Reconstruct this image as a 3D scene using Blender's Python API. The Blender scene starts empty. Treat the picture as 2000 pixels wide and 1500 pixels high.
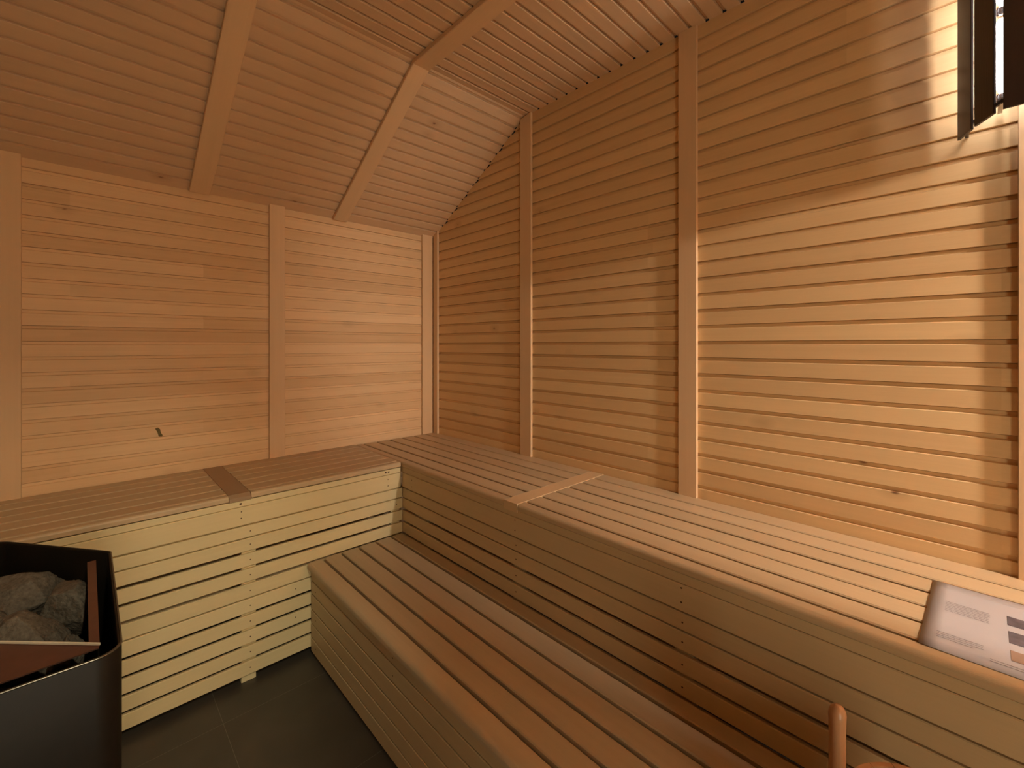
import bpy, bmesh, math, random
from mathutils import Vector, Matrix, noise

SC = bpy.context.scene
COL = SC.collection

# ------------------------------------------------------------------ camera
cam_d = bpy.data.cameras.new('camera')
cam = bpy.data.objects.new('camera', cam_d)
COL.objects.link(cam)
cam_d.sensor_fit = 'HORIZONTAL'
cam_d.sensor_width = 36.0
cam_d.lens = 870.5 / 2000 * 36.0
cam_d.shift_y = -75.0 / 2000
cam_d.clip_start = 0.02
cam.location = (0, 0, 1.665)
cam.rotation_euler = (math.radians(90), 0, -0.7624)
SC.camera = cam

# ------------------------------------------------------------------ world, exposure
w = bpy.data.worlds.new('world'); SC.world = w; w.use_nodes = True
w.node_tree.nodes['Background'].inputs[0].default_value = (0.02, 0.015, 0.012, 1)
w.node_tree.nodes['Background'].inputs[1].default_value = 0.2
SC.view_settings.view_transform = 'Standard'
SC.view_settings.look = 'None'
SC.view_settings.gamma = 1.0
SC.view_settings.use_curve_mapping = False
SC.cycles.max_bounces = 16
SC.cycles.diffuse_bounces = 12
SC.view_settings.exposure = 0.40
BULB_STRENGTH = 31.0
BULB_COLOR = (1.0, 0.92, 0.90)
DOOR_FILL_STRENGTH = 6.0
SPOT_FILL_POWER = 110.0
SPOT_FILL_COLOR = (1.0, 0.90, 0.64)
GLOBE_FILL_STRENGTH = 1200.0
GLOBE_FILL_COLOR = (1.0, 0.88, 0.76)
FLX, FLZ = 1.70, 2.56
DOOR_FILL_COLOR = (1.0, 0.86, 0.62)

# ------------------------------------------------------------------ measured room
A = 2.111      # right wall face
B = 3.162      # back wall face
XL = -2.6      # left wall face
YF = -2.00     # wall behind the camera
ZT = 0.9396    # upper bench top
XR = 1.422     # upper right bench front
YL = 2.4845    # upper left bench front
XLO = 0.8555   # lower bench front
ZLO = 0.4994   # lower bench top
Z0 = 2.566; Z1 = 3.190; Y1 = 2.084      # bottom and top of the sloped ceiling
PIT = 0.0760
R = random.Random(7)

# ------------------------------------------------------------------ helpers
def tag(o, label=None, cat=None, group=None, kind=None):
    if label: o['label'] = label
    if cat: o['category'] = cat
    if group: o['group'] = group
    if kind: o['kind'] = kind
    return o

def empty(name, loc, **k):
    o = bpy.data.objects.new(name, None); COL.objects.link(o)
    o.location = loc; o.empty_display_size = 0.1
    tag(o, **k)
    bpy.context.view_layer.update()
    return o

class MB:
    """collects shapes into one mesh, with grain UVs (metres) and a random tone per board"""
    def __init__(s): s.v = []; s.f = []; s.uv = []; s.r = []; s.smooth = []
    def face(s, idx, uvs, rnd, smooth=False):
        s.f.append(idx); s.uv += uvs; s.r.append(rnd); s.smooth.append(smooth)
    def extrude(s, prof, O, U, V, W, l0, l1, rnd=None, caps=True, smooth=False):
        """prof: closed 2D polygon (u,v); W: grain direction; l0,l1 numbers or functions of (u,v)"""
        if rnd is None: rnd = R.random()
        O, U, V, W = Vector(O), Vector(U), Vector(V), Vector(W)
        g = lambda l, p: l(*p) if callable(l) else l
        n = len(prof); b = len(s.v)
        for p in prof: s.v.append(O + U*p[0] + V*p[1] + W*g(l0, p))
        for p in prof: s.v.append(O + U*p[0] + V*p[1] + W*g(l1, p))
        per = [0]
        for i in range(n):
            q, p = prof[(i+1) % n], prof[i]
            per.append(per[-1] + math.hypot(q[0]-p[0], q[1]-p[1]))
        flip = U.cross(V).dot(W) < 0
        for i in range(n):
            j = (i+1) % n
            a0, a1 = g(l0, prof[i]), g(l1, prof[i]); b0, b1 = g(l0, prof[j]), g(l1, prof[j])
            idx = [b+i, b+j, b+n+j, b+n+i]
            uvs = [(a0, per[i]), (b0, per[i+1]), (b1, per[i+1]), (a1, per[i])]
            if flip: idx.reverse(); uvs.reverse()
            s.face(idx, uvs, rnd, smooth)
        if caps:
            for k, rev in ((0, True), (1, False)):
                idx = [b + k*n + i for i in range(n)]; uvs = [(p[0]*0.1, p[1]) for p in prof]
                if rev != flip: idx.reverse(); uvs.reverse()
                s.face(idx, uvs, rnd)
    def box(s, lo, hi, grain='X', r=0.002, rnd=None, rs=None):
        """axis-aligned box with chamfered long edges; rs: radii of the four long edges (u0v0,u1v0,u1v1,u0v1)"""
        ax = 'XYZ'.index(grain); ua, va = [(1, 2), (2, 0), (0, 1)][ax]
        E = [Vector((1,0,0)), Vector((0,1,0)), Vector((0,0,1))]
        w_, h_ = hi[ua]-lo[ua], hi[va]-lo[va]
        prof = rrect(w_, h_, rs if rs else [r]*4)
        O = Vector(lo)
        s.extrude(prof, O, E[ua], E[va], E[ax], 0, hi[ax]-lo[ax], rnd)
    def poly(s, pts, rnd=0.5, uvs=None):
        b = len(s.v); s.v += [Vector(p) for p in pts]
        s.face(list(range(b, b+len(pts))), uvs or [(p[0], p[1]) for p in pts], rnd)
    def lathe(s, prof, C, seg=32, rnd=0.5, close=False):
        b = len(s.v); n = len(prof)
        for k in range(seg):
            t = 2*math.pi*k/seg
            for r_, z in prof: s.v.append(Vector((C[0]+r_*math.cos(t), C[1]+r_*math.sin(t), C[2]+z)))
        m = n if close else n-1
        for k in range(seg):
            k2 = (k+1) % seg
            for i in range(m):
                j = (i+1) % n
                s.face([b+k*n+i, b+k2*n+i, b+k2*n+j, b+k*n+j], [(i*.02, k*.02), (i*.02, k*.02+.02), (j*.02, k*.02+.02), (j*.02, k*.02)], rnd, True)
    def build(s, name, mat, parent=None, **k):
        me = bpy.data.meshes.new(name)
        me.from_pydata([tuple(v) for v in s.v], [], s.f); me.update()
        uvl = me.uv_layers.new(name='UVMap')
        flat = [c for uv in s.uv for c in uv]
        uvl.data.foreach_set('uv', flat)
        at = me.attributes.new('rnd', 'FLOAT', 'FACE'); at.data.foreach_set('value', s.r)
        me.polygons.foreach_set('use_smooth', s.smooth)
        me.materials.append(mat)
        o = bpy.data.objects.new(name, me); COL.objects.link(o)
        if parent is not None:
            o.parent = parent
            o.matrix_parent_inverse = parent.matrix_world.inverted()
        tag(o, **k)
        return o

def rrect(w_, h_, rs, seg=3):
    pts = []
    for (cx, cy, a0, r) in ((0, 0, 180, rs[0]), (w_, 0, 270, rs[1]), (w_, h_, 0, rs[2]), (0, h_, 90, rs[3])):
        x = cx + (r if cx == 0 else -r); y = cy + (r if cy == 0 else -r)
        n = 1 if r < 0.004 else (seg if r < .009 else 6)
        for i in range(n+1):
            t = math.radians(a0 + 90*i/n); pts.append((x + r*math.cos(t), y + r*math.sin(t)))
    return pts

def ms(name):
    m = bpy.data.materials.new(name); m.use_nodes = True
    nt = m.node_tree; return m, nt, nt.nodes['Principled BSDF']

def wood(name, c_lo, c_hi, rough=0.5, knots=0.0, tone=0.5, spec=0.35, streak=0.48):
    m, nt, P = ms(name); N, L = nt.nodes, nt.links
    uv = N.new('ShaderNodeUVMap'); uv.uv_map = 'UVMap'
    at = N.new('ShaderNodeAttribute'); at.attribute_name = 'rnd'
    off = N.new('ShaderNodeMath'); off.operation = 'MULTIPLY'; off.inputs[1].default_value = 37.0
    L.new(at.outputs['Fac'], off.inputs[0])
    cx = N.new('ShaderNodeCombineXYZ'); L.new(off.outputs[0], cx.inputs[0]); L.new(off.outputs[0], cx.inputs[1]); L.new(off.outputs[0], cx.inputs[2])
    add = N.new('ShaderNodeVectorMath'); add.operation = 'ADD'; L.new(uv.outputs[0], add.inputs[0]); L.new(cx.outputs[0], add.inputs[1])
    def nz(sx, sy, det, dist=0.0, rough_=0.55):
        mp = N.new('ShaderNodeVectorMath'); mp.operation = 'MULTIPLY'; mp.inputs[1].default_value = (sx, sy, 1)
        L.new(add.outputs[0], mp.inputs[0])
        n = N.new('ShaderNodeTexNoise'); n.inputs['Scale'].default_value = 1; n.inputs['Detail'].default_value = det
        n.inputs['Distortion'].default_value = dist; n.inputs['Roughness'].default_value = rough_
        L.new(mp.outputs[0], n.inputs['Vector']); return n
    n1 = nz(1.2, 55, 3, 0.6)         # growth rings along the grain
    n2 = nz(9, 420, 2)               # fine fibre
    n3 = nz(2.2, 7, 2)               # mottling
    def mix(a_, b_, f):              # linear combination helper
        q = N.new('ShaderNodeMath'); q.operation = 'MULTIPLY_ADD'; q.inputs[1].default_value = f
        L.new(a_, q.inputs[0])
        if isinstance(b_, float): q.inputs[2].default_value = b_
        else: L.new(b_, q.inputs[2])
        return q.outputs[0]
    s_ = mix(n1.outputs['Fac'], 0.5 - streak/2 - 0.1 - 0.175 - tone/2, streak)
    s_ = mix(n2.outputs['Fac'], s_, 0.2)
    s_ = mix(n3.outputs['Fac'], s_, 0.35)
    s_ = mix(at.outputs['Fac'], s_, tone)
    cr = N.new('ShaderNodeMix'); cr.data_type = 'RGBA'; cr.clamp_factor = True
    cr.inputs[6].default_value = (*c_lo, 1); cr.inputs[7].default_value = (*c_hi, 1)
    L.new(s_, cr.inputs[0]); col = cr.outputs[2]
    if knots > 0:
        mp = N.new('ShaderNodeVectorMath'); mp.operation = 'MULTIPLY'; mp.inputs[1].default_value = (5.0, 8.5, 1)
        L.new(add.outputs[0], mp.inputs[0])
        wob = N.new('ShaderNodeTexNoise'); wob.inputs['Scale'].default_value = 9; L.new(mp.outputs[0], wob.inputs['Vector'])
        ad2 = N.new('ShaderNodeMix'); ad2.data_type = 'VECTOR'; ad2.inputs[0].default_value = 0.06
        L.new(mp.outputs[0], ad2.inputs[4]); L.new(wob.outputs['Color'], ad2.inputs[5])
        vo = N.new('ShaderNodeTexVoronoi'); vo.inputs['Scale'].default_value = 1.0; L.new(ad2.outputs[1], vo.inputs['Vector'])
        mr = N.new('ShaderNodeMapRange'); mr.inputs['From Min'].default_value = 0.09; mr.inputs['From Max'].default_value = 0.02
        L.new(vo.outputs['Distance'], mr.inputs['Value'])
        halo = N.new('ShaderNodeMapRange'); halo.inputs['From Min'].default_value = 0.30; halo.inputs['From Max'].default_value = 0.04
        halo.inputs['To Max'].default_value = 0.25
        L.new(vo.outputs['Distance'], halo.inputs['Value'])
        sep = N.new('ShaderNodeSeparateColor'); L.new(vo.outputs['Color'], sep.inputs[0])
        th = N.new('ShaderNodeMath'); th.operation = 'LESS_THAN'; th.inputs[1].default_value = knots; L.new(sep.outputs[0], th.inputs[0])
        mxx = N.new('ShaderNodeMath'); mxx.operation = 'MAXIMUM'; L.new(mr.outputs[0], mxx.inputs[0]); L.new(halo.outputs[0], mxx.inputs[1])
        mu = N.new('ShaderNodeMath'); mu.operation = 'MULTIPLY'; L.new(mxx.outputs[0], mu.inputs[0]); L.new(th.outputs[0], mu.inputs[1])
        k = N.new('ShaderNodeMix'); k.data_type = 'RGBA'; k.inputs[7].default_value = (c_lo[0]*.32, c_lo[1]*.22, c_lo[2]*.2, 1)
        L.new(mu.outputs[0], k.inputs[0]); L.new(col, k.inputs[6]); col = k.outputs[2]
    L.new(col, P.inputs['Base Color'])
    P.inputs['Roughness'].default_value = rough
    P.inputs['Specular IOR Level'].default_value = spec
    bp = N.new('ShaderNodeBump'); bp.inputs['Strength'].default_value = 0.12; bp.inputs['Distance'].default_value = 0.002
    L.new(n2.outputs['Fac'], bp.inputs['Height']); L.new(bp.outputs[0], P.inputs['Normal'])
    return m

def plain(name, col, rough=0.5, metal=0.0, spec=0.5, noise_amt=0.0, nscale=30, bump=0.0):
    m, nt, P = ms(name); N, L = nt.nodes, nt.links
    P.inputs['Base Color'].default_value = (*col, 1); P.inputs['Roughness'].default_value = rough
    P.inputs['Metallic'].default_value = metal; P.inputs['Specular IOR Level'].default_value = spec
    if noise_amt:
        tc = N.new('ShaderNodeTexCoord'); n = N.new('ShaderNodeTexNoise'); n.inputs['Scale'].default_value = nscale; n.inputs['Detail'].default_value = 6
        L.new(tc.outputs['Object'], n.inputs['Vector'])
        r = N.new('ShaderNodeMix'); r.data_type = 'RGBA'
        r.inputs[6].default_value = (*[c*(1-noise_amt) for c in col], 1); r.inputs[7].default_value = (*[min(1, c*(1+noise_amt)) for c in col], 1)
        L.new(n.outputs['Fac'], r.inputs[0]); L.new(r.outputs[2], P.inputs['Base Color'])
        if bump:
            b = N.new('ShaderNodeBump'); b.inputs['Strength'].default_value = bump; b.inputs['Distance'].default_value = 0.004
            L.new(n.outputs['Fac'], b.inputs['Height']); L.new(b.outputs[0], P.inputs['Normal'])
    return m

def emit(name, col, st):
    m, nt, P = ms(name)
    P.inputs['Base Color'].default_value = (*col, 1)
    P.inputs['Emission Color'].default_value = (*col, 1); P.inputs['Emission Strength'].default_value = st
    return m

M = {}
M['wall'] = wood('wall_wood', (0.61, 0.405, 0.20), (0.79, 0.565, 0.295), 0.5, knots=0.26, tone=0.45)
M['wall_back'] = wood('back_wall_wood', (0.60, 0.39, 0.20), (0.82, 0.585, 0.335), 0.5, knots=0.12, tone=0.62)
M['ceil'] = wood('ceiling_wood', (0.56, 0.375, 0.22), (0.70, 0.50, 0.31), 0.38, knots=0.05, tone=0.35, spec=0.5)
M['trim'] = wood('trim_wood', (0.62, 0.42, 0.235), (0.74, 0.525, 0.31), 0.5, tone=0.3)
M['seat'] = wood('bench_wood', (0.46, 0.33, 0.185), (0.58, 0.44, 0.265), 0.42, tone=0.35, spec=0.4)
M['seat_low'] = wood('worn_bench_wood', (0.43, 0.33, 0.205), (0.57, 0.45, 0.285), 0.45, tone=0.35, spec=0.35)
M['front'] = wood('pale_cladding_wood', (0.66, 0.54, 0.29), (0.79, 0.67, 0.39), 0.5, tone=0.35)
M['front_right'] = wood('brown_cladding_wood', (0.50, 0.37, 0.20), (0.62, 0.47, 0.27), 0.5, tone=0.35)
M['strip_red'] = wood('reddish_wood', (0.30, 0.19, 0.105), (0.39, 0.265, 0.155), 0.45, tone=0.2)
M['strip_pale'] = wood('pale_strip_wood', (0.60, 0.41, 0.22), (0.68, 0.48, 0.27), 0.42, tone=0.2)
M['bucket'] = wood('bucket_wood', (0.42, 0.22, 0.11), (0.55, 0.31, 0.16), 0.35, tone=0.35, spec=0.5)
M['shade'] = wood('dark_shade_wood', (0.016, 0.009, 0.007), (0.03, 0.017, 0.013), 0.3, tone=0.3, spec=0.5)
M['screw'] = plain('screw_steel', (0.10, 0.055, 0.03), 0.5, 0.6)
M['stain'] = plain('green_stain', (0.16, 0.12, 0.05), 0.8, 0, 0.1, 0.35, 90)
M['black'] = plain('black_casing', (0.009, 0.007, 0.005), 0.46, 0.0, 0.22, 0.25, 60, 0.05)
M['steel'] = plain('reddish_steel', (0.17, 0.085, 0.06), 0.45, 0.6, 0.5, 0.2, 25)
M['stone'] = plain('heater_stone', (0.125, 0.105, 0.078), 0.75, 0.0, 0.4, 0.8, 110, 1.0)
M['chrome'] = plain('lamp_steel', (0.6, 0.6, 0.62), 0.2, 1.0)
M['rim'] = plain('rim_metal', (0.16, 0.15, 0.12), 0.28, 0.8)
M['lip'] = plain('bright_lip', (0.85, 0.80, 0.62), 0.3, 0.3)
M['paper'] = plain('paper', (0.44, 0.425, 0.44), 0.35, 0, 0.5)
M['ink'] = plain('ink', (0.22, 0.20, 0.21), 0.6)
M['print_dark'] = plain('dark_print', (0.10, 0.09, 0.11), 0.4, 0, .5, 0.9, 40)
M['print_brown'] = plain('brown_print', (0.30, 0.20, 0.15), 0.4, 0, .5, 0.25, 60)
M['bulb'] = emit('lit_bulb', BULB_COLOR, BULB_STRENGTH)
M['fill_globe'] = emit('fill_globe_glow', GLOBE_FILL_COLOR, GLOBE_FILL_STRENGTH)
M['fill_pane'] = emit('fill_pane_glow', DOOR_FILL_COLOR, DOOR_FILL_STRENGTH)

# floor tiles
def tile_mat():
    m, nt, P = ms('slate_tile'); N, L = nt.nodes, nt.links
    tc = N.new('ShaderNodeTexCoord')
    sp = N.new('ShaderNodeSeparateXYZ'); L.new(tc.outputs['Object'], sp.inputs[0])
    def line(out, offs):
        a_ = N.new('ShaderNodeMath'); a_.operation = 'ADD'; a_.inputs[1].default_value = -offs + 60.0; L.new(out, a_.inputs[0])
        b_ = N.new('ShaderNodeMath'); b_.operation = 'MODULO'; b_.inputs[1].default_value = 0.6; L.new(a_.outputs[0], b_.inputs[0])
        c_ = N.new('ShaderNodeMath'); c_.operation = 'LESS_THAN'; c_.inputs[1].default_value = 0.0022; L.new(b_.outputs[0], c_.inputs[0])
        return c_.outputs[0]
    lx, ly = line(sp.outputs[0], 0.435), line(sp.outputs[1], 2.295)
    mx = N.new('ShaderNodeMath'); mx.operation = 'MAXIMUM'; L.new(lx, mx.inputs[0]); L.new(ly, mx.inputs[1])
    n = N.new('ShaderNodeTexNoise'); n.inputs['Scale'].default_value = 6; n.inputs['Detail'].default_value = 8; L.new(tc.outputs['Object'], n.inputs['Vector'])
    c = N.new('ShaderNodeMix'); c.data_type = 'RGBA'; c.inputs[6].default_value = (0.045, 0.040, 0.032, 1); c.inputs[7].default_value = (0.085, 0.075, 0.06, 1)
    L.new(n.outputs['Fac'], c.inputs[0])
    g = N.new('ShaderNodeMix'); g.data_type = 'RGBA'; g.inputs[7].default_value = (0.15, 0.135, 0.11, 1)
    L.new(mx.outputs[0], g.inputs[0]); L.new(c.outputs[2], g.inputs[6]); L.new(g.outputs[2], P.inputs['Base Color'])
    P.inputs['Roughness'].default_value = 0.42
    b = N.new('ShaderNodeBump'); b.inputs['Strength'].default_value = 0.15; b.inputs['Distance'].default_value = 0.003
    L.new(n.outputs['Fac'], b.inputs['Height']); L.new(b.outputs[0], P.inputs['Normal'])
    return m
M['tile'] = tile_mat()

# ------------------------------------------------------------------ planked surfaces
def slope_y(z):
    """y of the sloped ceiling at height z"""
    if z <= Z0: return B
    return B - (z - Z0) * (B - Y1) / (Z1 - Z0)

def plank_prof(p, deep=0.006, back=0.02, slit=.0022):
    # u runs across the board (0 at its top edge), v is height out of the wall; slit, cove, face, step
    return [(0.0005, -back), (0.0005, -deep-.004), (slit, -deep-.004), (slit, -deep), (0.0145, -deep*.95), (0.0168, -deep*.35), (0.0180, 0.0),
            (p-0.0015, 0.0), (p-0.0006, -0.0008), (p-0.0002, -deep), (p, -deep-.004), (p, -back)]

def planked(mb, O, U, V, W, total, l0, l1, first=0.0, joints=None, pit=PIT, deep=0.006, slit=.0022):
    """boards side by side along U from 'first'; V is the outward normal; W the grain"""
    O, U, V, W = Vector(O), Vector(U), Vector(V), Vector(W)
    k = 0; u = first
    while u < total - 0.001:
        w_ = min(pit, total - u)
        if u < -0.0001: u += pit; k += 1; continue
        prof = plank_prof(pit, deep, slit=slit)
        if w_ < pit - .001: prof = [(min(a_, w_), b_) for a_, b_ in prof]
        o = O + U*u
        g0 = (lambda x, y, uu=u: l0(uu + x)) if callable(l0) else l0
        g1 = (lambda x, y, uu=u: l1(uu + x)) if callable(l1) else l1
        if joints:
            js = joints(k)
            ls = [g0] + js + [g1]
            for i in range(len(ls)-1):
                a_, b_ = ls[i], ls[i+1]
                mb.extrude(prof, o, U, V, W, a_, b_)
        else:
            mb.extrude(prof, o, U, V, W, g0, g1)
        u += pit; k += 1

X_, Y_, Z_ = Vector((1,0,0)), Vector((0,1,0)), Vector((0,0,1))

# back wall: boards run along X, top edge under the slope; grooves measured at z = 1.002 + k*pitch
ztop = Z0
first = (ztop - 1.0025) % PIT
mb = MB()
# a filler board above the first groove
mb.extrude([(0, -.02), (0, 0), (first-.0025, 0), (first, -.006), (first, -.02)], (XL, B, ztop), -Z_, -Y_, X_, 0, A-XL+.02)
planked(mb, (XL, B, ztop), -Z_, -Y_, X_, ztop, 0, A - XL + .02, first, joints=lambda k: [[1.0 + (k*37 % 50)/100.] , [2.54], [1.87]][k % 3] + ([3.1] if k % 4 == 1 else []))
mb.build('wall_back', M['wall_back'], kind='structure', label='back wall of horizontal pale boards behind the left bench')

# right wall (gable end): boards run along Y, cut by the slope
first = (Z1 - 1.0015) % PIT
mb = MB()
top_l1 = lambda u: slope_y(Z1 - u) - YF - 0.001
mb.extrude([(0, -.02), (0, 0), (first-.0025, 0), (first, -.006), (first, -.02)], (A, YF, Z1), -Z_, -X_, Y_, 0, lambda x, y: top_l1(x))
planked(mb, (A, YF, Z1), -Z_, -X_, Y_, Z1, 0, top_l1, first, deep=0.0100, joints=lambda k: [1.2, 1.95, 1.189 - YF + (0 if k % 3 else -.03)] if k > 4 else [2.35])
mb.build('wall_right', M['wall'], kind='structure', label='tall right gable wall of horizontal boards')

mb = MB(); first = (Z1 - 1.0015) % PIT
planked(mb, (XL, B, Z1), -Z_, X_, -Y_, Z1, lambda u: B - slope_y(Z1 - u) + .001, B - YF, first)
mb.extrude([(0, -.02), (0, 0), (first, 0), (first, -.02)], (XL, B, Z1), -Z_, X_, -Y_, B - Y1, B - YF)
mb.build('wall_left', M['wall'], kind='structure')

# front wall behind the camera, with an opening for the added fill-light door
DX0, DX1, DZ = -0.45, 0.35, 2.05
mb = MB()
for (x0, x1, z0, z1) in ((XL, DX0, 0, Z1), (DX1, A, 0, Z1), (DX0, DX1, DZ, Z1)):
    planked(mb, (x1, YF, z1), -Z_, Y_, -X_, z1 - z0, 0, x1 - x0, 0.0)
mb.build('wall_front', M['wall'], kind='structure')
dr = empty('added_door_1', ((DX0+DX1)/2, YF, 0), kind='structure')
mb = MB()
mb.box((DX0, YF-.05, 0), (DX0+.06, YF+.015, DZ), 'Z', .003); mb.box((DX1-.06, YF-.05, 0), (DX1, YF+.015, DZ), 'Z', .003)
mb.box((DX0+.06, YF-.05, DZ-.06), (DX1-.06, YF+.015, DZ), 'X', .003); mb.box((DX0+.06, YF-.05, 0), (DX1-.06, YF+.015, .03), 'X', .003)
mb.build('door_frame', M['trim'], dr)
mb = MB(); mb.box((DX0+.065, YF-.02, .035), (DX1-.065, YF-.012, DZ-.065), 'Z', .001)
mb.build('fill_pane', M['fill_pane'], dr)  # pane glows as an added soft fill light from behind
mb = MB(); mb.box((DX1-.13, YF+.02, .95), (DX1-.10, YF+.045, 1.25), 'Z', .006)
mb.box((DX1-.125, YF-.012, .98), (DX1-.105, YF+.021, 1.0), 'Y', .002); mb.box((DX1-.125, YF-.012, 1.2), (DX1-.105, YF+.021, 1.22), 'Y', .002)
mb.build('door_handle', M['trim'], dr)

# sloped ceiling: boards along X
mb = MB()
sl = math.hypot(B-Y1, Z1-Z0); d = Vector((0, -(B-Y1)/sl, (Z1-Z0)/sl)); nrm = Vector((0, -d.z, d.y)).normalized()
if nrm.z > 0: nrm = -nrm
planked(mb, Vector((XL, B, Z0)), d, nrm, X_, sl, 0, A-XL, .070, deep=0.0085, slit=.0040, pit=.0763)
mb.extrude([(0, -.02), (0, 0), (.068, 0), (.070, -.008), (.070, -.02)], Vector((XL, B, Z0)), d, nrm, X_, 0, A-XL)
mb.build('ceiling_sloped', M['ceil'], kind='structure', label='sloping plank ceiling rising from the back wall')
# flat ceiling: grooves at y = 0.966 + k*0.0772
mb = MB()
f1 = (Y1 - 2.046) % .0772
mb.extrude([(0, -.02), (0, 0), (f1-.002, 0), (f1, -.006), (f1, -.02)], (XL, Y1, Z1), -Y_, -Z_, X_, 0, A-XL)
planked(mb, (XL, Y1, Z1), -Y_, -Z_, X_, Y1-YF, 0, A-XL, f1, pit=.0772, deep=0.010, slit=.0036)
mb.build('ceiling', M['ceil'], kind='structure', label='flat plank ceiling')

mb = MB(); mb.poly([(XL-.05, YF-.05, 0), (A+.05, YF-.05, 0), (A+.05, B+.05, 0), (XL-.05, B+.05, 0)])
mb.poly([(XL-.05, YF-.05, -.05), (XL-.05, B+.05, -.05), (A+.05, B+.05, -.05), (A+.05, YF-.05, -.05)])
mb.build('floor', M['tile'], kind='structure')

# wall battens: back wall (x ranges) and right wall (y ranges)
tn = 0
TB = 0.018
for x0, x1 in ((-0.316, -0.224), (0.851, 0.943), (1.990, 2.088)):
    tn += 1; mb = MB()
    # square board whose top follows the slope
    top = lambda u, v: Z0 + v*(Z1-Z0)/(B-Y1) - .0008
    mb.extrude(rrect(x1-x0, TB, [0.0015]*4), (x0, B, 0), X_, -Y_, Z_, 0, top)
    mb.build('trim_%d' % tn, M['trim'], kind='structure')
for y0, y1 in ((3.085, 3.143), (2.015, 2.115), (0.925, 1.015), (-0.185, -0.085), (-1.15, -1.05), (-1.95, -1.85)):
    tn += 1; mb = MB()
    top = lambda u, v, y0=y0: min(Z1, Z0 + (B-(y0+u))*(Z1-Z0)/(B-Y1)) - .0008
    mb.extrude(rrect(y1-y0, TB, [0.0015]*4), (A, y0, 0), Y_, -X_, Z_, 0, top)
    mb.build('trim_%d' % tn, M['trim'], kind='structure')

# ------------------------------------------------------------------ ceiling battens (sloped part and flat part, mitred)
RT = 0.024
def rafter(x0, x1, label):
    e = empty('ceiling_beam', ((x0+x1)/2, B-.01, Z0), label=label, cat='beam')
    ang = math.atan2(Z1-Z0, B-Y1); mit = RT*math.tan(ang/2)
    mb = MB()   # sloped: grain from wall up
    O = Vector((x0, B, Z0))
    prof = rrect(x1-x0, RT, [0.001, 0.001, 0.003, 0.003])
    mb.extrude(prof, O, X_, nrm, d, lambda u, v: v*math.tan(ang) + .001, lambda u, v: sl - v/RT*mit, rnd=.55)
    mb.build('sloped_board', M['trim'], e)
    mb = MB()
    mb.extrude(prof, Vector((x0, Y1, Z1)), X_, -Z_, -Y_, lambda u, v: v/RT*mit, Y1-YF-.001, rnd=.35)
    mb.build('flat_board', M['trim'], e)
rafter(0.428, 0.529, 'flat wooden beam across the ceiling, its foot above the left bench left of the back wall batten')
rafter(1.258, 1.357, 'flat wooden beam across the ceiling whose bend shows nearest the right gable wall')

# ------------------------------------------------------------------ benches
SW = 0.028     # seat thickness
def dots(parent, pts, axis, r=0.0028):
    for p in pts:
        mb = MB()
        V = {'Y': -Y_, 'X': -X_}[axis]; U = {'Y': X_, 'X': -Y_}[axis]
        prof = [(r*1.25*math.cos(t*math.pi/4), r*math.sin(t*math.pi/4)) for t in range(8)]
        mb.extrude(prof, Vector(p) - V*.002, U, Z_, V, 0, .0026)
        mb.build('screw', M['screw'], parent)

STEPS = [(0.038, 0.1045), (0.117, 0.1795), (0.192, 0.2555), (0.2685, 0.332), (0.345, 0.412), (0.418, 0.4860), (0.499, 0.5615), (0.5745, 0.6365), (0.6505, 0.7125), (0.7180, 0.776)]

# ---- upper right bench (runs along the right wall) ----
ub = empty('sauna_bench', (1.77, 1.0, 0), label='long upper slatted bench running along the right gable wall, paper lying on it', cat='bench')
gX = [1.480, 1.585, 1.689, 1.794, 1.900, 2.008]
def seat_slats(mb, edges, l0, l1, axis, front, z1, th=SW, gap=0.0135, lead=None, rf=0.014, top=.0035):
    """edges: ascending bounds; axis: grain; front: 'lo' side is the front edge"""
    n = len(edges)-1
    for i in range(n):
        a_, b_ = edges[i], edges[i+1]
        a_ += gap/2 if i else 0; b_ -= gap/2 if i < n-1 else 0
        g = R.uniform(-.0025, .0025) if 0 < i < n-1 else 0
        a_ += g; b_ += g
        if axis == 'Y':   # profile u = Z, v = X   (ua,va)=(2,0)
            rs = [.002, rf if i == 0 else top, top, .002]
            mb.box((a_, l0, z1-th), (b_, l1, z1), 'Y', rs=rs)
        else:             # X: u = Y, v = Z
            rs = [.002, .002, top, rf if i == 0 else top]
            mb.box((l0, a_, z1-th), (l1, b_, z1), 'X', rs=rs)
S0, S1 = 1.456, 1.545
mb = MB(); seat_slats(mb, [XR]+gX+[A-.003], S1+.002, B-.022, 'Y', 'lo', ZT); mb.build('seat', M['seat'], ub)
mb = MB(); seat_slats(mb, [XR]+gX+[A-.003], YF+.02, S0-.002, 'Y', 'lo', ZT); mb.build('seat', M['seat'], ub)
mb = MB(); mb.extrude(rrect(S1-S0, SW+.012, [.001, .001, .002, .002]), (XR-.001, S0, ZT-SW-.011), Y_, Z_, X_, 0.0, A-.004-XR, rnd=.6)
mb.build('joint_strip', M['strip_pale'], ub, label='pale cross strip joining the two seat sections')
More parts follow.
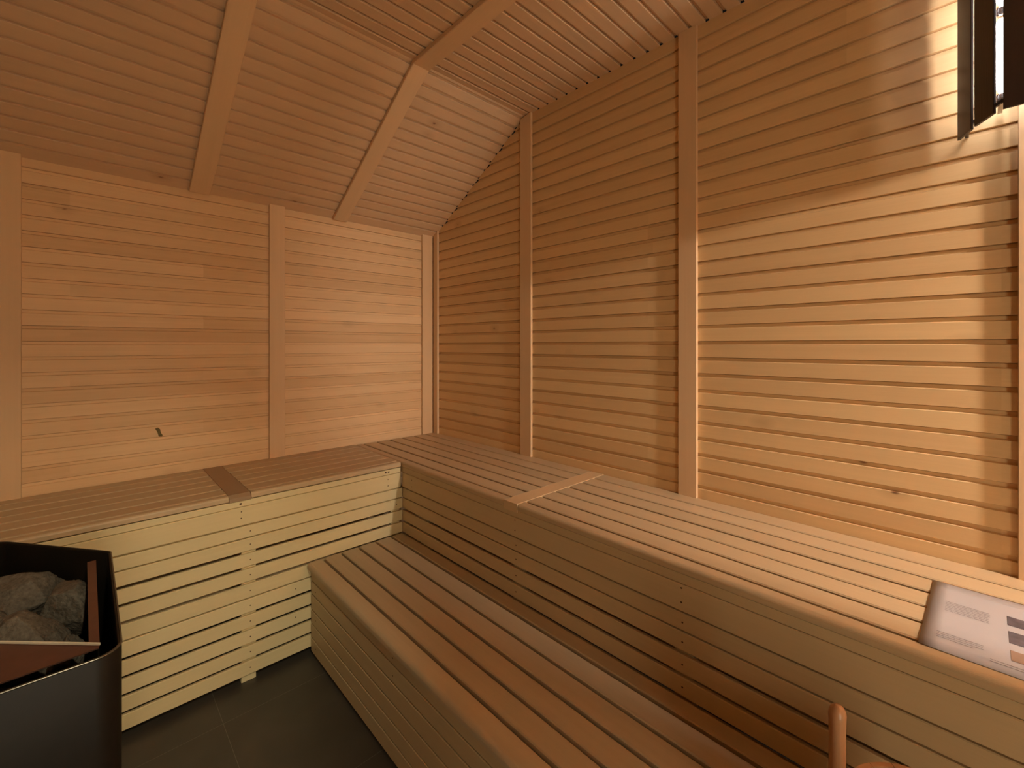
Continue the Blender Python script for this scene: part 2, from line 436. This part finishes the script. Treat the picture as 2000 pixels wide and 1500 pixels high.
# front: apron rail, wide board, narrow boards (down behind the lower bench)
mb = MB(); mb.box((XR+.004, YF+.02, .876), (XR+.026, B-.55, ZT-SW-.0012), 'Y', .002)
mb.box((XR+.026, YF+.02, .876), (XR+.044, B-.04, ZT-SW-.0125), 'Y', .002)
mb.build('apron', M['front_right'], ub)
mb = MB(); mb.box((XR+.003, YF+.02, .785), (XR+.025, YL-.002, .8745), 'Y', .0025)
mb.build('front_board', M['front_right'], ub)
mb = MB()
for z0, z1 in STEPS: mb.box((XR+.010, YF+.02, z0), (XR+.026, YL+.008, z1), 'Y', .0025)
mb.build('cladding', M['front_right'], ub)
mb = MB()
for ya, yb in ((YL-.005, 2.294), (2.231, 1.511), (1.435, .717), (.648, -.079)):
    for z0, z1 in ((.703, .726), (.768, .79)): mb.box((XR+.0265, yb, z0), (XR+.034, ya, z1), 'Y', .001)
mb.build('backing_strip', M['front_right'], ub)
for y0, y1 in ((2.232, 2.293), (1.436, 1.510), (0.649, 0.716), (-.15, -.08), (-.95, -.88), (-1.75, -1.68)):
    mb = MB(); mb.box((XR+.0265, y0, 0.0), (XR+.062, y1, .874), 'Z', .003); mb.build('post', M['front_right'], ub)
for y0 in (0.66, 1.45, 2.24, -.15):
    mb = MB(); mb.box((XR+.065, y0, ZT-SW-.058), (A-.06, y0+.045, ZT-SW-.013 if y0 == 1.45 else ZT-SW-.001), 'X', .003); mb.build('cross_bearer', M['front_right'], ub)
mb = MB(); mb.box((A-.055, YF+.03, ZT-SW-.06), (A-.012, B-.05, ZT-SW-.013), 'Y', .003); mb.build('wall_rail', M['front_right'], ub)
dots(ub, [(XR+.003, y, z) for y in (1.473, .68) for z in (.862, .815)] + [(XR+.010, y, z) for y in (1.473, .68) for z in (.745, .68, .605, .53)] + [(XR+.003, 2.37, .85), (XR+.003, 2.37, .81)], 'X')

# ---- upper left bench (runs along the back wall) ----
lb = empty('sauna_bench', (0, 2.8, 0), label='upper slatted bench along the back wall behind the heater, with reddish-brown cross strip', cat='bench')
gY = [2.532, 2.637, 2.746, 2.852, 2.960, 3.067]
XE = XR - .006
mb = MB(); seat_slats(mb, [YL]+gY+[B-.003], 0.591, XE, 'X', 'lo', ZT, gap=.0105, rf=.012, top=.006); mb.build('seat', M['seat'], lb)
mb = MB(); seat_slats(mb, [YL]+gY+[B-.003], XL+.01, 0.494, 'X', 'lo', ZT, gap=.0105, rf=.012, top=.006); mb.build('seat', M['seat'], lb)
mb = MB()
cs = .020  # bevelled nose
pr = [(0, 0), (B-.004-YL, 0), (B-.004-YL, SW+.004), (cs, SW+.004), (0.002, SW+.004-.012), (0, SW-.010)]
mb.extrude(pr, (.4965, YL-.001, ZT-SW-.0045), Y_, Z_, X_, 0, .092, rnd=.5)
mb.build('joint_strip', M['strip_red'], lb, label='reddish-brown cross strip joining the two seat sections')
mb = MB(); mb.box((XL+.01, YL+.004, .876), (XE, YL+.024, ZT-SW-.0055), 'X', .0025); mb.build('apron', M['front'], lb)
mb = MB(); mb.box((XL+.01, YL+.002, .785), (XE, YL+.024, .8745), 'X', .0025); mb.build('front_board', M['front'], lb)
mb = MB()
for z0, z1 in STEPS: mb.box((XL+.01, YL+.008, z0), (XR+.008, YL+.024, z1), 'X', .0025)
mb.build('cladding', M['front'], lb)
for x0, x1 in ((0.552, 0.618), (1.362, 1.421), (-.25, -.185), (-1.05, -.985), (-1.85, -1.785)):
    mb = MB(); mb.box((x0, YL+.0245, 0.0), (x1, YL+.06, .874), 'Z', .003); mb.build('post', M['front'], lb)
mb = MB()
for z0, z1 in ((.70, .73), (.765, .79)): mb.box((XL+.01, YL+.0245, z0), (.551, YL+.034, z1), 'X', .001); mb.box((.619, YL+.0245, z0), (1.36, YL+.034, z1), 'X', .001)
mb.build('backing_strip', M['front'], lb)
for x0 in (.52, -.24, -1.04, -1.84):
    mb = MB(); mb.box((x0, YL+.065, ZT-SW-.058), (x0+.045, B-.06, ZT-SW-.0055), 'Y', .003); mb.build('cross_bearer', M['front'], lb)
mb = MB(); mb.box((XL+.02, B-.055, ZT-SW-.06), (XE-.01, B-.012, ZT-SW-.0055), 'X', .003); mb.build('wall_rail', M['front'], lb)
dots(lb, [(.547, YL+.002, .822), (.548, YL+.002, .853), (1.33, YL+.002, .85), (1.33, YL+.002, .81)] + [(.588, YL+.008, (z0+z1)/2) for z0, z1 in STEPS] + [(1.39, YL+.008, .68), (.80, YL+.008, .38), (.80, YL+.008, .23)], 'Y')
dots(lb, [(.545, YL+.004, .892), (1.315, YL+.004, .893), (1.335, YL+.004, .893)], 'Y', .0048)

# ---- lower right bench ----
lo = empty('sauna_bench', (1.14, 1.0, 0), label='low wide step bench of darker worn slats in front of the upper right bench', cat='bench')
gL = [0.939, 1.038, 1.140, 1.245, 1.349]
mb = MB(); seat_slats(mb, [XLO]+gL+[XR+.002], YF+.02, YL-.004, 'Y', 'lo', ZLO, th=.030, gap=.0145, rf=.016); mb.build('seat', M['seat_low'], lo)
mb = MB()
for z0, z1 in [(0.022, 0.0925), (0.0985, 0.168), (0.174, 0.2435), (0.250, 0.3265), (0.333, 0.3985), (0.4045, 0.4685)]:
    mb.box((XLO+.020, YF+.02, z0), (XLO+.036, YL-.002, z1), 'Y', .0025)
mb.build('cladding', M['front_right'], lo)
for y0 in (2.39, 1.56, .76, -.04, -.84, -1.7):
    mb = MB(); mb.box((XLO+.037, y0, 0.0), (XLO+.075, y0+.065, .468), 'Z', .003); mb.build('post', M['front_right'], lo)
    mb = MB(); mb.box((XLO+.076, y0+.01, .42), (XR-.01, y0+.055, .468), 'X', .003); mb.build('cross_bearer', M['front_right'], lo)
def dots_x(parent, pts):
    dots(parent, pts, 'X')
dots_x(lo, [(XLO+.020, 2.42, z) for z in (.06, .21, .36)] + [(XLO+.020, 1.60, z) for z in (.36, .43)])

# small greenish mark on a board of the back wall
mb = MB()
pr = [(0, .045), (.012, .050), (.022, .040), (.026, .020), (.034, .004), (.030, -.002), (.016, 0), (.012, .018), (.008, .030)]
mb.extrude(pr, (.276, B-.0002, 1.158), X_, Z_, -Y_, 0, .0012)
mb.build('stain', M['stain'], bpy.data.objects['wall_back'], label='small dark green mark on a board')

# ------------------------------------------------------------------ wall lamp
lampC = (A, -.135)
wl = empty('wall_lamp', (A-.02, -.135, 2.36), label='tall dark slatted lamp glowing high on the right wall', cat='lamp')
PL = [(2.046, .048), (1.943, .007), (1.862, -.038), (1.855, -.085)]
LZ0, LZ1 = 2.33, 3.00
def lerp(p, q, t): return (p[0]+(q[0]-p[0])*t, p[1]+(q[1]-p[1])*t)
segs = [(PL[0], lerp(PL[0], PL[1], .76)), (lerp(PL[0], PL[1], .93), lerp(PL[1], PL[2], .80)), (lerp(PL[2], PL[3], .20), (1.855, -.135))]
def slat(p, q):
    mb = MB(); p, q = Vector((*p, 0)), Vector((*q, 0)); u = (q-p); n_ = u.length; u.normalize(); v = Vector((-u.y, u.x, 0))
    inner = Vector((lampC[0], lampC[1], 0)) - (p+q)/2
    if v.dot(inner) < 0: v = -v
    mb.extrude(rrect(n_, .007, [.0015]*4), p + Vector((0, 0, LZ0)), u, v, Z_, 0, LZ1-LZ0)
    mb.build('slat', M['shade'], wl)
mir = lambda p: (p[0], -.27 - p[1])
slat(*segs[0]); slat(*segs[1]); slat(segs[2][0], mir(segs[2][0])); slat(mir(segs[1][0]), mir(segs[1][1])); slat(mir(segs[0][0]), mir(segs[0][1]))
# two curved hoops inside hold the slats on arms from the back plate
inn = [(PL[0][0]-.006, PL[0][1]-.014), (1.945, -.003), (1.871, -.044), (1.8635, -.089)]
inn2 = [(PL[0][0]-.008, PL[0][1]-.020), (1.949, -.009), (1.876, -.049), (1.869, -.091)]
for z in (2.352, 2.972):
    ol = inn + [mir(p) for p in reversed(inn)]; il = inn2 + [mir(p) for p in reversed(inn2)]
    mb = MB(); n_ = len(ol)
    for k in range(n_-1):
        mb.extrude([ol[k], ol[k+1], il[k+1], il[k]], (0, 0, z), X_, Y_, Z_, 0, .010)
    for yy in (ol[0][1]-.012, ol[-1][1]+.002): mb.box((2.036, yy, z), (A-.001, yy+.010, z+.010), 'X', .001)
    mb.build('hoop', M['shade'], wl)
mb = MB(); mb.box((A-.030, -.20, 2.46), (A-.019, -.07, 3.0), 'Z', .002); mb.build('back_plate', M['chrome'], wl)
for by in (-.046, -.224):
    for z0, z1 in ((2.42, 2.64), (2.68, 2.90)):
        mb = MB(); h = z1-z0; mb.lathe([(0, 0), (.006, .002), (.0105, .012), (.0105, h-.012), (.006, h-.002), (0, h)], (1.970, by, z0), 16)
        mb.build('bulb', M['bulb'], wl, label='lit white tubular bulb')
    for z in (2.39, 2.647, 2.904):
        mb = MB(); mb.lathe([(0, 0), (.009, 0), (.012, .006), (.012, .018), (.009, .026), (0, .026)], (1.970, by, z), 14)
        mb.box((1.980, by-.006, z+.006), (A-.028, by+.006, z+.018), 'X', .001)
        mb.build('bracket', M['chrome'], wl)

# added fill light behind the camera, shaped as a frosted wall light
fl_ = empty('added_wall_light', (FLX, YF, FLZ), label='added round frosted fill light on the wall behind the camera', cat='lamp')
mb = MB(); mb.box((FLX-.06, YF+.0005, FLZ-.08), (FLX+.06, YF+.03, FLZ+.08), 'X', .004); mb.build('mount', M['trim'], fl_)
mb = MB(); mb.lathe([(.002, -.075), (.035, -.067), (.062, -.042), (.072, 0), (.062, .042), (.035, .067), (.002, .075)], (FLX, YF+.13, FLZ), 28); mb.build('fill_globe', M['fill_globe'], fl_)
mb = MB(); mb.lathe([(0, .115), (.07, .108), (.11, .06), (.12, .0), (.116, .0), (.106, .057), (.067, .102), (0, .109)], (FLX, YF+.155, FLZ), 28)
mb.build('shade', M['trim'], fl_)  # added shade keeps the fill light off the ceiling
# added ceiling spotlight behind the camera, fill light for the lower left bench
sx, sy, sz = .18, -.9, Z1-.16
sl_ = empty('added_spotlight', (sx, sy, Z1), label='small dark fill spotlight added on the ceiling behind the camera', cat='lamp')
dirv = (Vector((-.05, 2.55, .30)) - Vector((sx, sy, sz))).normalized()
sd = dirv.cross(Z_).normalized(); su = sd.cross(dirv)
mb = MB(); mb.lathe([(0, -.012), (.045, -.012), (.045, -.0005), (0, -.0005)], (sx, sy, Z1-.0085), 24); mb.lathe([(.006, -.13), (.006, -.012)], (sx, sy, Z1-.0085), 10); mb.build('mount', M['black'], sl_)
mb = MB(); ring = lambda r: [(r*math.cos(t*math.pi/12), r*math.sin(t*math.pi/12)) for t in range(24)]
c0 = Vector((sx, sy, sz)); nb = []
for r_, dd in ((.0, -.10), (.03, -.10), (.036, -.08), (.040, .03), (.037, .03), (.033, -.06), (.0, -.06)):
    nb.append(len(mb.v)); mb.v += [c0 + dirv*dd + sd*x + su*y for x, y in ring(max(r_, .0005))]
for i in range(len(nb)-1):
    for k in range(24):
        k2 = (k+1) % 24; mb.face([nb[i]+k, nb[i]+k2, nb[i+1]+k2, nb[i+1]+k], [(0, 0)]*4, .5, True)
mb.build('housing', M['black'], sl_)
ld = bpy.data.lights.new('fill_spot', 'SPOT'); ld.energy = SPOT_FILL_POWER; ld.color = SPOT_FILL_COLOR
ld.spot_size = math.radians(40); ld.spot_blend = .8; ld.shadow_soft_size = .028
lo_ = bpy.data.objects.new('fill_spot', ld); COL.objects.link(lo_)
lo_.location = c0 + dirv*.025; lo_.rotation_euler = dirv.to_track_quat('-Z', 'Y').to_euler()

ps = empty('light_block_screen', (1.60, YF+.4, ZT), label='tall wooden screen added on the upper bench to block fill light', cat='screen')  # unseen screen added to hold the fill light back from the left side
mb = MB()
for k in range(8): mb.box((1.600, YF+.002+k*.098, ZT+.0006), (1.616, YF+.099+k*.098, Z1-.001), 'Z', .003)
mb.build('panel', M['trim'], ps)
mb = MB(); mb.box((1.590, YF+.787, ZT+.0006), (1.626, YF+.823, Z1-.001), 'Z', .004); mb.build('end_post', M['trim'], ps)

# ------------------------------------------------------------------ heater
HZ = 1.0
ht = empty('sauna_heater', (-.28, 1.7, 0), label='black sauna heater with rounded casing in front of the back bench', cat='heater')
base = [(0.058, 1.292), (0.058, 1.935), (-.212, 2.300), (-.350, 2.300), (-.620, 1.935), (-.620, 1.292)]
def rounded(pts, rads, seg=7):
    out = []; n = len(pts)
    for i in range(n):
        p0, p, p2 = Vector(pts[i-1]), Vector(pts[i]), Vector(pts[(i+1) % n])
        a_, b_ = (p0-p).normalized(), (p2-p).normalized()
        half = a_.angle(b_)/2; t = rads[i]/math.tan(half)
        s_, e_ = p + a_*t, p + b_*t; c = p + (a_+b_).normalized()*(rads[i]/math.sin(half))
        v0, v1 = s_-c, e_-c
        for k in range(seg+1):
            q = v0.lerp(v1, k/seg); q = q.normalized()*rads[i]; out.append(((c+q).x, (c+q).y))
    return out
def offset_poly(pts, dd):
    n = len(pts); area = sum(pts[i][0]*pts[(i+1) % n][1]-pts[(i+1) % n][0]*pts[i][1] for i in range(n)); sg = 1 if area > 0 else -1
    res = []
    for i in range(n):
        p0, p, p2 = Vector(pts[i-1]), Vector(pts[i]), Vector(pts[(i+1) % n])
        e0, e1 = (p-p0).normalized(), (p2-p).normalized()
        n0, n1 = Vector((-e0.y, e0.x))*sg, Vector((-e1.y, e1.x))*sg
        m = (n0+n1).normalized(); m = m / max(.3, m.dot(n0)); res.append((p.x+m.x*dd, p.y+m.y*dd))
    return res
rad = [.045, .035, .08, .08, .035, .045]
out0 = rounded(base, rad)
in0 = rounded(offset_poly(base, .007), [max(.01, r-.007) for r in rad])
mb = MB()
n = len(out0)
rings = [(out0, .06), (out0, HZ-.004), (rounded(offset_poly(base, .0015), rad), HZ), (rounded(offset_poly(base, .0055), [max(.01, r-.006) for r in rad]), HZ), (in0, HZ-.004), (in0, .62)]
bs = []
for rg, z in rings:
    bs.append(len(mb.v)); mb.v += [Vector((x, y, z)) for x, y in rg]
for k in range(len(rings)-1):
    for i in range(n):
        j = (i+1) % n; mb.face([bs[k]+j, bs[k]+i, bs[k+1]+i, bs[k+1]+j][::-1], [(0, 0)]*4, .5, True)
mb.face([bs[0]+i for i in range(n)][::-1], [(0, 0)]*n, .5)
mb.build('casing', M['black'], ht)
mb = MB(); ro, ri = rounded(offset_poly(base, -.0012), rad), rounded(offset_poly(base, .0022), rad); bb = len(mb.v)
for pts_, z in ((ro, HZ-.0022), (ro, HZ+.0008), (ri, HZ+.0020), (ri, HZ-.0010)): mb.v += [Vector((x, y, z)) for x, y in pts_]
for q in range(4):
    q2 = (q+1) % 4
    for i in range(n):
        j = (i+1) % n; mb.face([bb+q*n+i, bb+q*n+j, bb+q2*n+j, bb+q2*n+i], [(0, 0)]*4, .5, True)
mb.build('rim', M['rim'], ht)
# inner floor of the stone basket
fl = rounded(offset_poly(base, .012), [.03]*6)
mb = MB(); mb.extrude(fl, (0, 0, .62), X_, Y_, Z_, 0, .02); mb.build('basket_floor', M['black'], ht)
mb = MB(); mb.extrude(rounded(offset_poly(base, .05), [.03]*6), (0, 0, 0), X_, Y_, Z_, 0, .062); mb.build('plinth', M['black'], ht)
# inner frame plate: right strip, and a tapering front part with a slanting opening edge
FZ = .984
o_r = .022
mb = MB()
def slab(mb, pts, z, th): mb.extrude(pts, (0, 0, z-th), X_, Y_, Z_, 0, th)
slab(mb, [(o_r, 1.386), (o_r, 1.936), (.002, 1.936), (.004, 1.405)], FZ, .003)
mb.build('frame_strip', M['steel'], ht, label='reddish-brown steel strip beside the stones')
# sloping front plates: high along the slanting edge, lower towards the casing; a matching pair meets in the middle
XM = -.281
def front_plate(mx):
    Q = lambda x, y, z: Vector((2*XM - x if mx else x, y, z))
    e0, e1, e2 = Q(o_r, 1.384, FZ), Q(XM, 1.689, FZ), Q(XM, 1.40, FZ-.021)
    f0_ = Q(o_r-.002, 1.378, FZ-.004)
    P1 = [e0, e1, e2, f0_]
    low = [p - Vector((0, 0, .003)) for p in P1]
    mb = MB(); mb.v += P1 + low
    fs = [[2, 1, 0, 3][::-1][::-1], [4, 5, 6, 7]]
    fs = [[0, 1, 2, 3], [7, 6, 5, 4]] + [[i, i+4, (i+1) % 4 + 4, (i+1) % 4] for i in range(4)]
    for f in fs: mb.face(f if mx else f[::-1], [(0, 0)]*4, .5)
    mb.build('front_plate', M['steel'], ht, label='reddish-brown sloping plate in front of the stones')
    mb = MB(); dv = (e1-e0); L_ = dv.length; dv.normalize()
    mb.extrude(rrect(.0034, .006, [.0008]*4), e0 + Vector((0, 0, -.001)), Vector((dv.y, -dv.x, 0))*(1 if mx else -1), Z_, dv, -.002, L_)
    mb.build('plate_edge', M['lip'], ht, label='bright metal lip of the front plate')
front_plate(False); front_plate(True)
mb = MB(); ml = 2*XM
slab(mb, [(ml-.004, 1.405), (ml-.002, 1.936), (ml-o_r, 1.936), (ml-o_r, 1.386)], FZ, .003)
mb.build('frame_strip', M['steel'], ht)
# vertical inner sheets below strip
mb = MB(); mb.box((.0195, 1.39, .66), (.0215, 1.93, FZ-.004), 'Z', .0004); mb.build('side_sheet', M['black'], ht)

def stone(c, size, seed, rotz, label):
    me = bpy.data.meshes.new('heating_stone'); bm = bmesh.new()
    bmesh.ops.create_icosphere(bm, subdivisions=5, radius=1.0)
    rr = random.Random(seed); planes = []
    for _ in range(11):
        v = Vector((rr.uniform(-1, 1), rr.uniform(-1, 1), rr.uniform(-1, 1))).normalized(); planes.append((v, rr.uniform(.62, .9)))
    rot = Matrix.Rotation(rotz, 3, 'Z')
    for v in bm.verts:
        p = v.co.copy()
        for nv, dd in planes:
            q = p.dot(nv)
            if q > dd: p -= nv*(q-dd)*.93
        p *= 1 + .07*noise.noise(p*2.5 + Vector((seed, 0, 0))) + .030*noise.noise(p*9 + Vector((0, seed, 0))) + .014*noise.noise(p*26)
        v.co = rot @ Vector((p.x*size[0], p.y*size[1], p.z*size[2]))
    for f in bm.faces: f.smooth = True
    bm.to_mesh(me); bm.free(); me.materials.append(M['stone'])
    o = bpy.data.objects.new('heating_stone', me); COL.objects.link(o); o.location = c
    tag(o, label, 'stone', 'stones piled in the heater')
stone((-.150, 2.030, .880), (.135, .085, .080), 3, -.35, 'long grey stone at the back of the heater basket')
stone((-.046, 1.885, .878), (.060, .100, .088), 11, .25, 'grey stone wedged against the right steel strip of the heater')
stone((-.125, 1.700, .885), (.115, .080, .088), 5, -.75, 'large rough stone in the front of the heater basket')
stone((-.034, 1.556, .890), (.036, .052, .052), 9, -.1, 'small pale stone in the front right corner of the heater basket')
stone((-.235, 1.865, .872), (.085, .085, .080), 21, .4, 'stone in the middle of the heater basket, cut by the left edge')
stone((-.17, 1.88, .715), (.15, .11, .07), 33, .3, 'stone deep under the others in the heater')
stone((-.06, 1.67, .735), (.05, .10, .075), 35, .0, 'stone at the bottom of the heater beside the side sheet')
stone((-.43, 1.80, .80), (.095, .16, .12), 41, .0, 'large stone on the left side of the heater, outside the photo')
stone((-.40, 2.06, .86), (.110, .095, .085), 43, .6, 'stone at the back left of the heater, outside the photo')
stone((-.53, 1.60, .86), (.055, .070, .075), 45, .2, 'stone at the front left of the heater, outside the photo')

# ------------------------------------------------------------------ paper notice on the upper right bench
pp = empty('paper_notice', (1.68, -.05, ZT), label='white printed notice sheet lying on the upper right bench', cat='paper')
mb = MB(); PZ = ZT + .0012
nx, ny = 10, 8; px0, px1, py0, py1 = 1.466, 1.890, .102, -.195
gr = {}
def pz(x, y): return PZ + .0025*max(0, (y-.05)/.05)*.5 + .0012*math.sin((x-1.4)*14)**2
for i in range(nx+1):
    for j in range(ny+1):
        x = px0 + (px1-px0)*i/nx; y = py0 + (py1-py0)*j/ny
        gr[i, j] = len(mb.v); mb.v.append(Vector((x, y - .006*(x-px0)/(px1-px0), pz(x, y))))
for i in range(nx):
    for j in range(ny): mb.face([gr[i, j], gr[i, j+1], gr[i+1, j+1], gr[i+1, j]], [(0, 0)]*4, .5, True)
o = mb.build('sheet', M['paper'], pp)
sm = o.modifiers.new('thick', 'SOLIDIFY'); sm.thickness = .0006; sm.offset = -1
def patch(mb, x0, x1, y0, y1, dz=.0006, n_=4):
    for k in range(n_):
        ya, yb = y0+(y1-y0)*k/n_, y0+(y1-y0)*(k+1)/n_
        mb.poly([(x0, ya, pz(x0, ya)+dz), (x1, ya, pz(x1, ya)+dz), (x1, yb, pz(x1, yb)+dz), (x0, yb, pz(x0, yb)+dz)][::-1 if y1 > y0 else 1])
mb = MB()
rr = random.Random(5)
def textrow(x, y0, y1):
    y = y0
    while y > y1:
        l = min(rr.uniform(.005, .018), y-y1)
        if l < .002: break
        patch(mb, x, x+.0020, y, y-l, n_=1); y -= l + .0018
for x_, cnt, ya, yb in ((1.757, 7, .064, -.022), (1.560, 4, .074, -.010), (1.508, 2, -.018, -.15)):
    mb = MB()
    for k in range(cnt): textrow(x_ - k*.0098, ya, yb + (rr.uniform(0, .02) if k == cnt-1 else rr.uniform(0, .004)))
    mb.build('printed_text', M['ink'], pp, label='block of small grey print')
for (x0, x1, m_) in ((1.724, 1.780, 'print_dark'), (1.626, 1.690, 'print_dark'), (1.535, 1.588, 'print_brown')):
    mb = MB(); patch(mb, x0, x1, -.052, -.15); mb.build('printed_picture', M[m_], pp)

# ------------------------------------------------------------------ wooden bucket with an upright stave handle
bk = empty('wooden_bucket', (1.141, .043, ZLO), label='round wooden sauna bucket with upright handle standing on the lower bench', cat='bucket')
cx_, cy_ = 1.141, .043; r0, r1, hgt = .130, .150, .260
for part, grp in (('body', None),):
    mb = MB(); ns = 20
    for k in range(ns):
        t0, t1 = 2*math.pi*k/ns + .004, 2*math.pi*(k+1)/ns - .004; rn = R.random(); b = len(mb.v)
        q = [(r0, 0), (r1, hgt), (r1-.010, hgt), (r0-.010, .0)]
        for t in (t0, (t0+t1)/2, t1):
            for r_, z in q: mb.v.append(Vector((cx_+r_*math.cos(t), cy_+r_*math.sin(t), ZLO+.0005+z)))
        for s_ in range(2):
            for i in range(4):
                j = (i+1) % 4; mb.face([b+s_*4+i, b+(s_+1)*4+i, b+(s_+1)*4+j, b+s_*4+j], [(q[i][1], s_*.02), (q[i][1], s_*.02+.02), (q[j][1], s_*.02+.02), (q[j][1], s_*.02)], rn, False)
        mb.face([b+3, b+2, b+1, b], [(0, 0)]*4, rn); mb.face([b+8, b+9, b+10, b+11], [(0, 0)]*4, rn)
    mb.build('body', M['bucket'], bk)
mb = MB(); mb.lathe([(0, .02), (r0-.009, .02), (r0-.009, .03), (0, .03)], (cx_, cy_, ZLO), 32); mb.build('bottom', M['bucket'], bk)
for z in (.04, .20):
    rz = r0 + (r1-r0)*z/hgt; rz2 = r0 + (r1-r0)*(z+.02)/hgt
    mb = MB(); mb.lathe([(rz+.0003, z), (rz+.003, z), (rz2+.003, z+.02), (rz2+.0003, z+.02)], (cx_, cy_, ZLO), 48, close=True); mb.build('hoop', M['chrome'], bk)
# handle: stave with rounded glossy end
mb = MB()
hd = Vector((1.168-cx_, .211-cy_, 0)).normalized(); hb = Vector((cx_, cy_, 0)) + hd*(r1+.0190)
tg = Vector((-hd.y, hd.x, 0))
path = []
zt_ = .893
for z, q in [(ZLO+.10, .8), (ZLO+.18, .95), (ZLO+.26, 1), (.80, 1), (.84, 1), (.862, 1.04), (.872, 1.08), (.880, 1.0), (.886, .82), (.890, .58), (.8925, .3), (zt_, .08)]:
    path.append((hb + Vector((0, 0, z)), .0185*q, .0150*q))
n_ = len(path)-1
rings_ = []
for c_, wv, tv in path:
    rings_.append(len(mb.v))
    for k in range(12):
        a_ = 2*math.pi*k/12; mb.v.append(c_ + tg*wv*math.cos(a_) + hd*tv*math.sin(a_))
for i in range(n_):
    for k in range(12):
        k2 = (k+1) % 12; mb.face([rings_[i]+k, rings_[i]+k2, rings_[i+1]+k2, rings_[i+1]+k], [(i*.02, k*.005), (i*.02, k*.005+.005), (i*.02+.02, k*.005+.005), (i*.02+.02, k*.005)], .4, True)
mb.face([rings_[0]+k for k in range(12)][::-1], [(0, 0)]*12, .4); mb.face([rings_[-1]+k for k in range(12)], [(0, 0)]*12, .4)
mb.build('handle', M['bucket'], bk)
